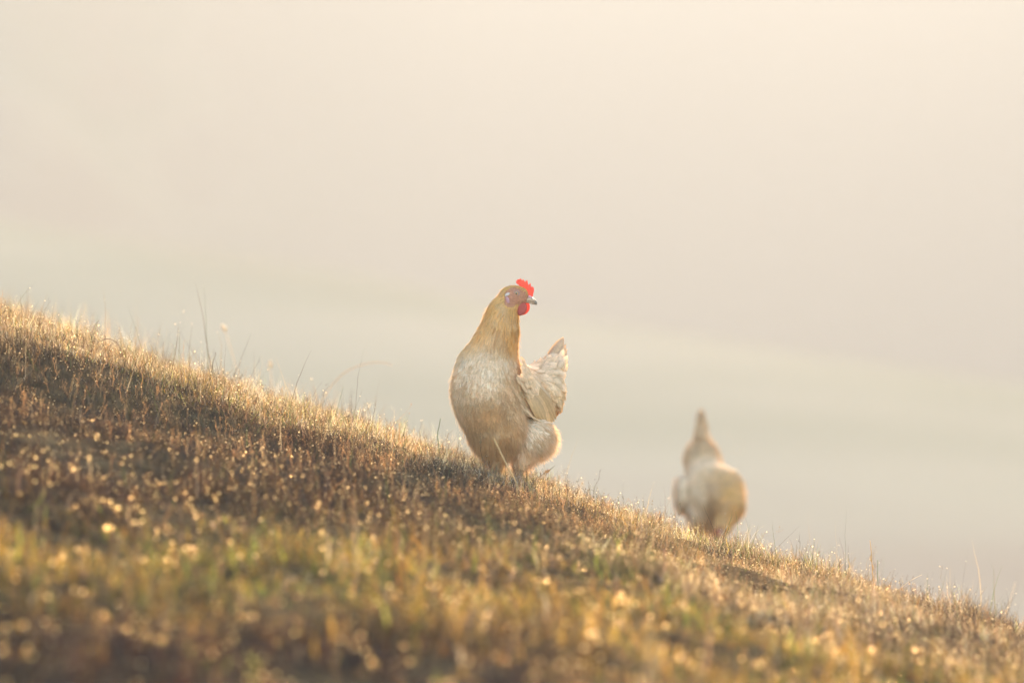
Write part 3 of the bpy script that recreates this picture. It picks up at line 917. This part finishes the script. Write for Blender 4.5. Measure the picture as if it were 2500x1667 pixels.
def revolve_beak(name, pts, y0, mat, parent):
    """pts: (x, z_top, z_bottom, half_width)"""
    V, F = [], []; n = 12
    for (x, zt, zb, hw) in pts:
        zc, hz = (zt + zb) / 2, (zt - zb) / 2
        for k in range(n):
            a = 2 * math.pi * k / n
            V.append((x, y0 + hw * math.cos(a), zc + hz * math.sin(a)))
    for i in range(len(pts) - 1):
        for k in range(n):
            j = (k + 1) % n
            F.append((i * n + k, i * n + j, (i + 1) * n + j, (i + 1) * n + k))
    F.append(tuple(range(n))); F.append(tuple(range((len(pts) - 1) * n, len(pts) * n))[::-1])
    me = bpy.data.meshes.new(name); me.from_pydata(V, [], F)
    for p in me.polygons: p.use_smooth = True
    return link(name, me, mat, parent)
def bp(cx, ct, cb, hw):
    x, zt = H1(cx, ct); _, zb = H1(cx, cb); return (x, zt, zb, hw)
beak = revolve_beak('beak', [bp(985, 655, 745, .0080), bp(1060, 640, 755, .0072), (bp(1130, 632, 765, .0060)), bp(1180, 645, 778, .0048), bp(1220, 675, 790, .0038), bp(1245, 705, 800, .003)], hy / 1000, M_beak, hen1)
revolve_beak('beak_tip', [bp(1215, 690, 800, .0036), bp(1240, 700, 815, .0036), bp(1265, 725, 828, .0030), bp(1280, 750, 815, .0018), bp(1286, 765, 790, .0006)], hy / 1000, M_dirt, beak)
revolve_beak('lower_beak', [bp(1000, 725, 780, .0062), bp(1080, 738, 786, .0054), bp(1150, 755, 802, .0044), bp(1200, 775, 820, .003), bp(1225, 790, 825, .001)], hy / 1000, M_beak, beak)
revolve_beak('nostril_skin', [bp(1055, 600, 640, .004), bp(1085, 592, 660, .0064), bp(1125, 600, 662, .0058), bp(1160, 625, 665, .003)], hy / 1000, solid_mat('pink_cere', (.62, .30, .30), .4, sss=.2), beak)

def uvsphere(c, r3, n=24, m=16):
    V, F = [], []
    for i in range(m + 1):
        th_ = math.pi * i / m
        for k in range(n):
            a = 2 * math.pi * k / n
            V.append((c[0] + r3[0] * math.sin(th_) * math.cos(a), c[1] - r3[1] * math.cos(th_), c[2] + r3[2] * math.sin(th_) * math.sin(a)))
    for i in range(m):
        for k in range(n):
            j = (k + 1) % n
            F.append((i * n + k, i * n + j, (i + 1) * n + j, (i + 1) * n + k))
    return np.array(V), np.array(F)
ex, ez = H1(790, 550)
hit = bvh.ray_cast(Vector((ex, -.3, ez)), Vector((0, 1, 0)))
ey = hit[0].y if hit[0] is not None else -.05
V_, F_ = uvsphere((ex, ey + .0015, ez), (.0042, .0036, .0042), 32, 24)
rr = np.hypot(V_[:, 0] - ex, V_[:, 2] - ez)
ec = np.where((rr < .0020)[:, None], A(.012, .008, .006), np.where((rr < .0037)[:, None], A(.48, .22, .05), A(.35, .28, .22)))
ec[V_[:, 1] > ey + .002] = (.3, .2, .15)
eye = link('eye', raw_mesh('hen_eye', V_, F_, ec), M_eye, hen1)
M_lid = solid_mat('eyelid', (.33, .18, .13), .5, bump=.4, bscale=700)
for k, (rm, rt, dy) in enumerate(((.0047, .0009, -.0002), (.0066, .0008, .0009))):
    a = np.linspace(0, 2 * math.pi, 25)
    tube('eyelid', np.stack([ex + rm * np.cos(a), np.full(25, ey + dy), ez + rm * .86 * np.sin(a)], 1), np.full(25, rt), M_lid, eye, 6)
def blob(name, cx, cy, rx, rz, ry, mat, parent, rot=0):
    x, z = H1(cx, cy)
    h_ = bvh.ray_cast(Vector((x, -.3, z)), Vector((0, 1, 0)))
    y = h_[0].y if h_[0] is not None else hy / 1000
    V_, F_ = uvsphere((0, 0, 0), (rx, ry, rz), 16, 10)
    V_ = V_ * (1 + .08 * np.sin(V_[:, :1] * 1500) * np.sin(V_[:, 2:] * 1300))
    ca, sa = math.cos(rot), math.sin(rot)
    V_ = np.stack([x + V_[:, 0] * ca - V_[:, 2] * sa, y + V_[:, 1], z + V_[:, 0] * sa + V_[:, 2] * ca], 1)
    return link(name, raw_mesh('hen_' + name, V_, F_, np.full((len(V_), 3), .5)), mat, parent)
M_pink = solid_mat('pink_face_skin', (.42, .19, .18), .5, sss=.15, bump=.6, bscale=500)
blob('ear_lobe', 575, 580, .0058, .0034, .0022, M_lobe, hen1, .5)
blob('ear_lobe', 585, 720, .0038, .0085, .0022, M_pink, hen1, .25)

# ================================================================== HEN 2 (foraging, head down, facing the viewer)
Y2 = 16.0
S2 = K * Y2
o2 = ((1730 - 1250) * S2, Y2, -(1335 - 833) * S2)
def P2(px, py, Y): return ((px - 1730) * S2, Y / 1000, (1335 - py) * S2)
prims = [
    Ell(P2(1738, 1212, 0), (.077, .085, .086), k=.02),
    Cone(P2(1736, 1205, 10), P2(1718, 1128, 130), .072, .044, k=.03),
    Ell(P2(1718, 1118, 130), (.045, .045, .044), k=.02),
    Cone(P2(1718, 1100, 148), P2(1718, 1030, 180), .024, .009, k=.02),
    Cone(P2(1768, 1185, -45), P2(1775, 1225, -95), .050, .042, k=.02),
    Cone(P2(1780, 1235, -95), P2(1764, 1272, -120), .034, .022, k=.02),
    Ell(P2(1757, 1282, -125), (.018, .020, .024), k=.012),
    Ell(P2(1664, 1206, 15), (.018, .060, .052), k=.012),
    Ell(P2(1805, 1212, 20), (.014, .060, .050), k=.012),
    Ell(P2(1720, 1255, -5), (.045, .050, .045), k=.02),
    Cone(P2(1708, 1280, 0), P2(1712, 1315, 0), .030, .010, k=.015),
    Cone(P2(1755, 1280, 10), P2(1750, 1315, 10), .030, .010, k=.015),
]
def gl2(x, y): return float(ground_z(o2[0] + x, o2[1] + y)) - o2[2]
for px, Yq in ((1712, 0), (1750, 10)):
    a = P2(px, 1312, Yq); tx, ty = a[0], a[1]; gz_ = gl2(tx, ty) + .004
    prims.append(Cone(a, (tx, ty, gz_), .0075, .006, k=.008))
    for an in (-90, -65, -115, 90):
        L = .045 if an < 0 else .025
        ex_, ey_ = tx + L * math.cos(R(an)), ty + L * math.sin(R(an))
        prims.append(Cone((tx, ty, gz_), (ex_, ey_, gl2(ex_, ey_) + .003), .0055, .003, k=.006))
fh = A(*P2(1757, 1284, -142))
def face2(P): return np.clip((1.3 - (np.linalg.norm((P - fh) / A(.022, .018, .020), axis=1)) ** 2) * 4, 0, 1)
fc = [(P2(1718, 1075, 150), (0, .4, .8)), (P2(1718, 1115, 90), (0, .8, .5)), (P2(1738, 1140, 10), (0, .9, .2)), (P2(1738, 1200, -80), (0, .2, -1)), (P2(1780, 1200, -90), (0, -.3, -1)),
      (P2(1770, 1260, -130), (-.2, -.3, -1)), (P2(1660, 1200, 0), (-.1, .9, -.3)), (P2(1815, 1200, 0), (.1, .9, -.3)), (P2(1720, 1270, -40), (0, .3, -1)), (P2(1757, 1200, 20), (0, .9, .1))]
cc = [(P2(1718, 1070, 150), TANF * .9), (P2(1718, 1110, 90), TANF), (P2(1735, 1150, 0), CREAM * .85 + BUFF * .2), (P2(1700, 1200, -70), CREAM * .8 + BUFF * .2), (P2(1745, 1190, -85), TANF), (P2(1750, 1230, -85), TANF * .9), (P2(1785, 1190, -60), HACK * .95), (P2(1770, 1200, -110), HACK * .8), (P2(1800, 1230, -60), HACK * .8),
      (P2(1775, 1245, -120), HACK * .9), (P2(1660, 1200, 0), CREAM), (P2(1720, 1270, -40), TANF), (P2(1690, 1240, -50), WHITE), (P2(1812, 1210, 0), CREAM)]
regions = [dict(test=lambda P: np.ones(len(P), bool), n=6500, len=.022, wid=.012, lift=.003, jit=.14),
           dict(test=lambda P: (P[:, 1] < -.05) & (P[:, 0] > P2(1745, 0, 0)[0]), n=16000, len=.022, wid=.0045, lift=.002, pointed=True, jit=.12)]
hen2, V, F, N, bvh2, flowf2, colf2, r = hen_from('hen', 'blurred foraging hen downhill on the right, head lowered and tail held straight up',
    prims, face2, regions, np.array([q[0] for q in fc]), np.array([q[1] for q in fc], float), np.array([q[0] for q in cc]), np.array([q[1] for q in cc], float), 9, o2, vox=.004)
P = sample_surface(V, F, 20000, r)
nn = np.array([tuple(bvh2.find_nearest(Vector(p))[1]) for p in P])
kp = (face2(P) < .3) & (P[:, 2] > .03)
v, f, c = fluff(P[kp], nn[kp], flowf2(P)[kp], r.uniform(.005, .013, kp.sum()), np.clip(colf2(P)[kp], .02, .9), r, wid=.0006, out=.45)
link('down', raw_mesh('hen_down_far', v, f, c), M_down, hen2)
fs_ = []
for i in range(12):
    q = i / 11
    for sgn in (-1, 1):
        rt = A(*P2(1717 + sgn * 7, 1085, 150 + 15 * q)); tip_ = A(*P2(1718 + sgn * (4 + 5 * (1 - q)), 1000 + 26 * (1 - q), 160 + 50 * q))
        fs_.append(long_feather(rt, tip_, A(sgn * .5, -.8, 0), .022, TANF * r.uniform(.8, 1.05), r, sag=.03, camber=.15))
for i in range(40):
    a = A(*P2(1718 + r.uniform(-16, 16), 1085 + r.uniform(-8, 12), 140 + r.uniform(0, 20))); b_ = a + A(-a[0] * .25 - .004, .01, .045)
    fs_.append(long_feather(a, b_, A(a[0] * 20, -1, .1), .015, TANF * r.uniform(.9, 1.1), r, sag=.05))
v, f, c = feathers_mesh(fs_)
link('tail', raw_mesh('hen_tail_far', v, f, np.clip(c, .02, .9)), M_feather, hen2)
for sgn, px in ((-1, 1657), (1, 1812)):
    fs_ = []
    for i in range(14):
        q = i / 13
        a = A(*P2(px - sgn * 3, 1180 + 62 * q, -30)) + A(sgn * .002, 0, 0); b_ = a + A(-sgn * .010, .115 - .04 * q, -.012)
        fs_.append(long_feather(a, b_, A(sgn, -.1, .15), .022, (CREAM * .7 + BUFF * .35) * r.uniform(.85, 1.1), r, sag=.08))
    v, f, c = feathers_mesh(fs_)
    link('wing', raw_mesh('hen_wing_far', v, f, np.clip(c, .02, .9)), M_feather, hen2)
# head of the foraging hen
bk = tube('beak', [P2(1756, 1292, -140), P2(1755, 1299, -147), P2(1754, 1307, -150)], [.007, .005, .0012], M_beak, hen2, 8)
cb = [(-.004, .0), (-.010, .014), (-.004, .017), (-.003, .026), (.003, .019), (.008, .024), (.011, .014), (.012, .0)]
me = slab([(fh[0] + x * .0 + x, fh[2] + z + .0) for x, z in cb], fh[1] + .002, .004, 'hen_comb_far')
link('comb', me, M_comb, hen2)
link('wattle', slab([(fh[0] - .012 + .007 * math.cos(a), fh[2] - .012 + .010 * math.sin(a)) for a in np.linspace(0, 6.28, 12, endpoint=False)], fh[1] + .004, .004, 'hen_wattle_b'), M_comb, hen2)
for sx_ in (-1, 1):
    V_, F_ = uvsphere((fh[0] + sx_ * .0165, fh[1] + .018, fh[2] + .004), (.0035, .004, .004), 12, 8)
    link('eye', raw_mesh('hen_eye_far', V_, F_, np.full((len(V_), 3), .04)), M_eye, hen2)

# ================================================================== single stalks that stand out
def W(px, py, y): return np.array([(px - 1250) * K * y, y, -(py - 833) * K * y])
def smooth_path(p, n=24):
    p = np.array(p, float); t_ = np.linspace(0, len(p) - 1, n)
    out_ = []
    for q in t_:
        i = min(int(q), len(p) - 2); f_ = q - i
        p0, p1, p2, p3 = p[max(i - 1, 0)], p[i], p[i + 1], p[min(i + 2, len(p) - 1)]
        out_.append(.5 * ((2 * p1) + (-p0 + p2) * f_ + (2 * p0 - 5 * p1 + 4 * p2 - p3) * f_ ** 2 + (-p0 + 3 * p1 - 3 * p2 + p3) * f_ ** 3))
    return np.array(out_)
def smat(name, c): return solid_mat(name, c, .6, bump=.3, bscale=800, trans=.25)
M_pale = solid_mat('pale_straw', (.75, .60, .40), .6, bump=.3, bscale=800, trans=.6); M_brn = smat('brown_stalk', (.20, .13, .075)); M_grn = smat('dull_green_stalk', (.22, .23, .10)); M_org = smat('russet_seed', (.55, .25, .09)); M_str = solid_mat('straw_stalk', (.66, .43, .20), .6, bump=.3, bscale=800, trans=.5)
def stalk(name, label, y, pts, r0, r1, mat, seeds=(), seedmat=None, cat='grass stalk'):
    P = [W(px, py, y) for px, py in pts]
    base = P[-1].copy(); gz = float(ground_z(base[0], base[1]))
    if gz < base[2] - .002:
        P.append(np.array([base[0] + (base[0] - P[-2][0]) * .2, base[1], gz - .003]))
    path = smooth_path(P, 8 * len(P))
    n = len(path)
    root_p = path[-1].copy()
    e = bpy.data.objects.new(name, None); COL.objects.link(e); e.location = root_p; e.empty_display_size = .02
    e['label'] = label; e['category'] = cat; e['group'] = 'single stalks standing above the grass'
    q = path - root_p
    tube('stem', q, np.linspace(r1, r0, n) * (1 + .12 * np.sin(np.arange(n) * 1.7)), mat, e, 6)
    for (px, py, ln, wd_, ang) in seeds:
        c_ = W(px, py, y) - root_p
        d_ = np.array([math.sin(ang), .15, math.cos(ang)])
        t_ = np.linspace(-.5, .5, 7)
        tube('seed_head', c_ + d_[None] * (t_ * ln)[:, None], wd_ * np.array([.1, .6, .95, 1, .85, .5, .08]), seedmat or mat, e, 8)
    return e
c4 = lambda x, y: (x / 3.92, 740 + y / 3.92)
c5 = lambda x, y: (900 + x / 3.92, 980 + y / 3.92)
stalk('grass_stalk', 'thick pale broken straw leaning in front of the sharp hen\'s belly', 11.68, [c5(1195, 350), c5(1250, 460), c5(1300, 565), c5(1350, 660), c5(1410, 770)], .0015, .0021, M_str)
stalk('grass_stalk', 'thin brown curling stem with an open loop, upper left on the ridge', 11.95, [c4(950, 160), c4(905, 215), c4(888, 290), c4(940, 365), c4(1010, 340), c4(1090, 355), c4(1145, 420), c4(1150, 560), c4(1152, 690), c4(1150, 800)], .0012, .0005, M_brn, [(*c4(1015, 342), .004, .0014, 1.4), (*c4(1115, 373), .004, .0014, 1.2), (*c4(938, 366), .004, .0014, .5)])
stalk('grass_stalk', 'slanting stalk carrying one russet seed husk just right of the sharp hen\'s legs', 11.95, [c5(1785, 608), c5(1740, 645), c5(1650, 705), c5(1570, 775), c5(1520, 850)], .0008, .0004, M_brn, [(*c5(1712, 663), .014, .0034, 1.1)], M_org)
stalk('grass_stalk', 'slender straight stalk standing left of the sharp hen\'s belly', 12.0, [c5(687, 160), c5(675, 230), c5(660, 312), c5(672, 430), c5(692, 560), c5(710, 700)], .0012, .0007, M_grn)
stalk('grass_stalk', 'blurred stem topped by a glowing cream seed head, above the left ridge', 14.6, [(547, 795), (560, 840), (580, 905), (600, 960)], .0009, .0006, M_pale, [(547, 800, .022, .0055, -.45)])
stalk('grass_stalk', 'short blurred stem with pale seed head, second from left above the ridge', 14.6, [(660, 880), (662, 915), (668, 960)], .0009, .0006, M_pale, [(660, 888, .020, .005, .05)])
stalk('grass_stalk', 'soft arching stem bowing over between the left ridge and the sharp hen', 14.2, [(958, 892), (930, 884), (890, 888), (840, 910), (800, 955), (770, 1010)], .0009, .0006, M_str)
stalk('grass_stalk', 'tallest straw stalk on the right-hand slope', 12.0, [(2124, 1318), (2127, 1345), (2130, 1395), (2136, 1440), (2142, 1490)], .0013, .0006, M_str, [(2127, 1360, .018, .0024, .1), (2131, 1385, .014, .002, .05)], M_str)
stalk('grass_stalk', 'straight green-brown stem close beside the tallest stalk on the right', 12.0, [(2143, 1365), (2143, 1410), (2144, 1470)], .0009, .0006, M_grn)
stalk('grass_stalk', 'fine arching dewy stem reaching right on the lower right slope', 11.95, [(2250, 1402), (2225, 1415), (2200, 1434), (2185, 1460), (2178, 1500)], .0007, .0004, M_pale)
stalk('grass_stalk', 'dark straight stalk slanting down beneath the dewy arching stem', 11.95, [(2196, 1416), (2203, 1445), (2214, 1475), (2232, 1512)], .0011, .0006, M_brn)
stalk('grass_stalk', 'dark thin stalk slanting right on the left ridge', 11.95, [c4(1622, 530), c4(1570, 620), c4(1510, 720), c4(1450, 820)], .0011, .0005, M_brn)
stalk('grass_stalk', 'faint blurred stem near the far right edge of the slope', 14.0, [(2478, 1420), (2465, 1470), (2445, 1520), (2430, 1580)], .0010, .0006, M_pale)
stalk('grass_stalk', 'dark curved claw-like twig at the lower right edge', 11.9, [(2494, 1522), (2490, 1532), (2475, 1540), (2460, 1552), (2440, 1575)], .0014, .0009, M_brn)
stalk('grass_stalk', 'olive stem crossing in front of the blurred hen\'s feet', 12.0, [(1776, 1281), (1768, 1296), (1756, 1316), (1740, 1345)], .0009, .0005, M_pale)
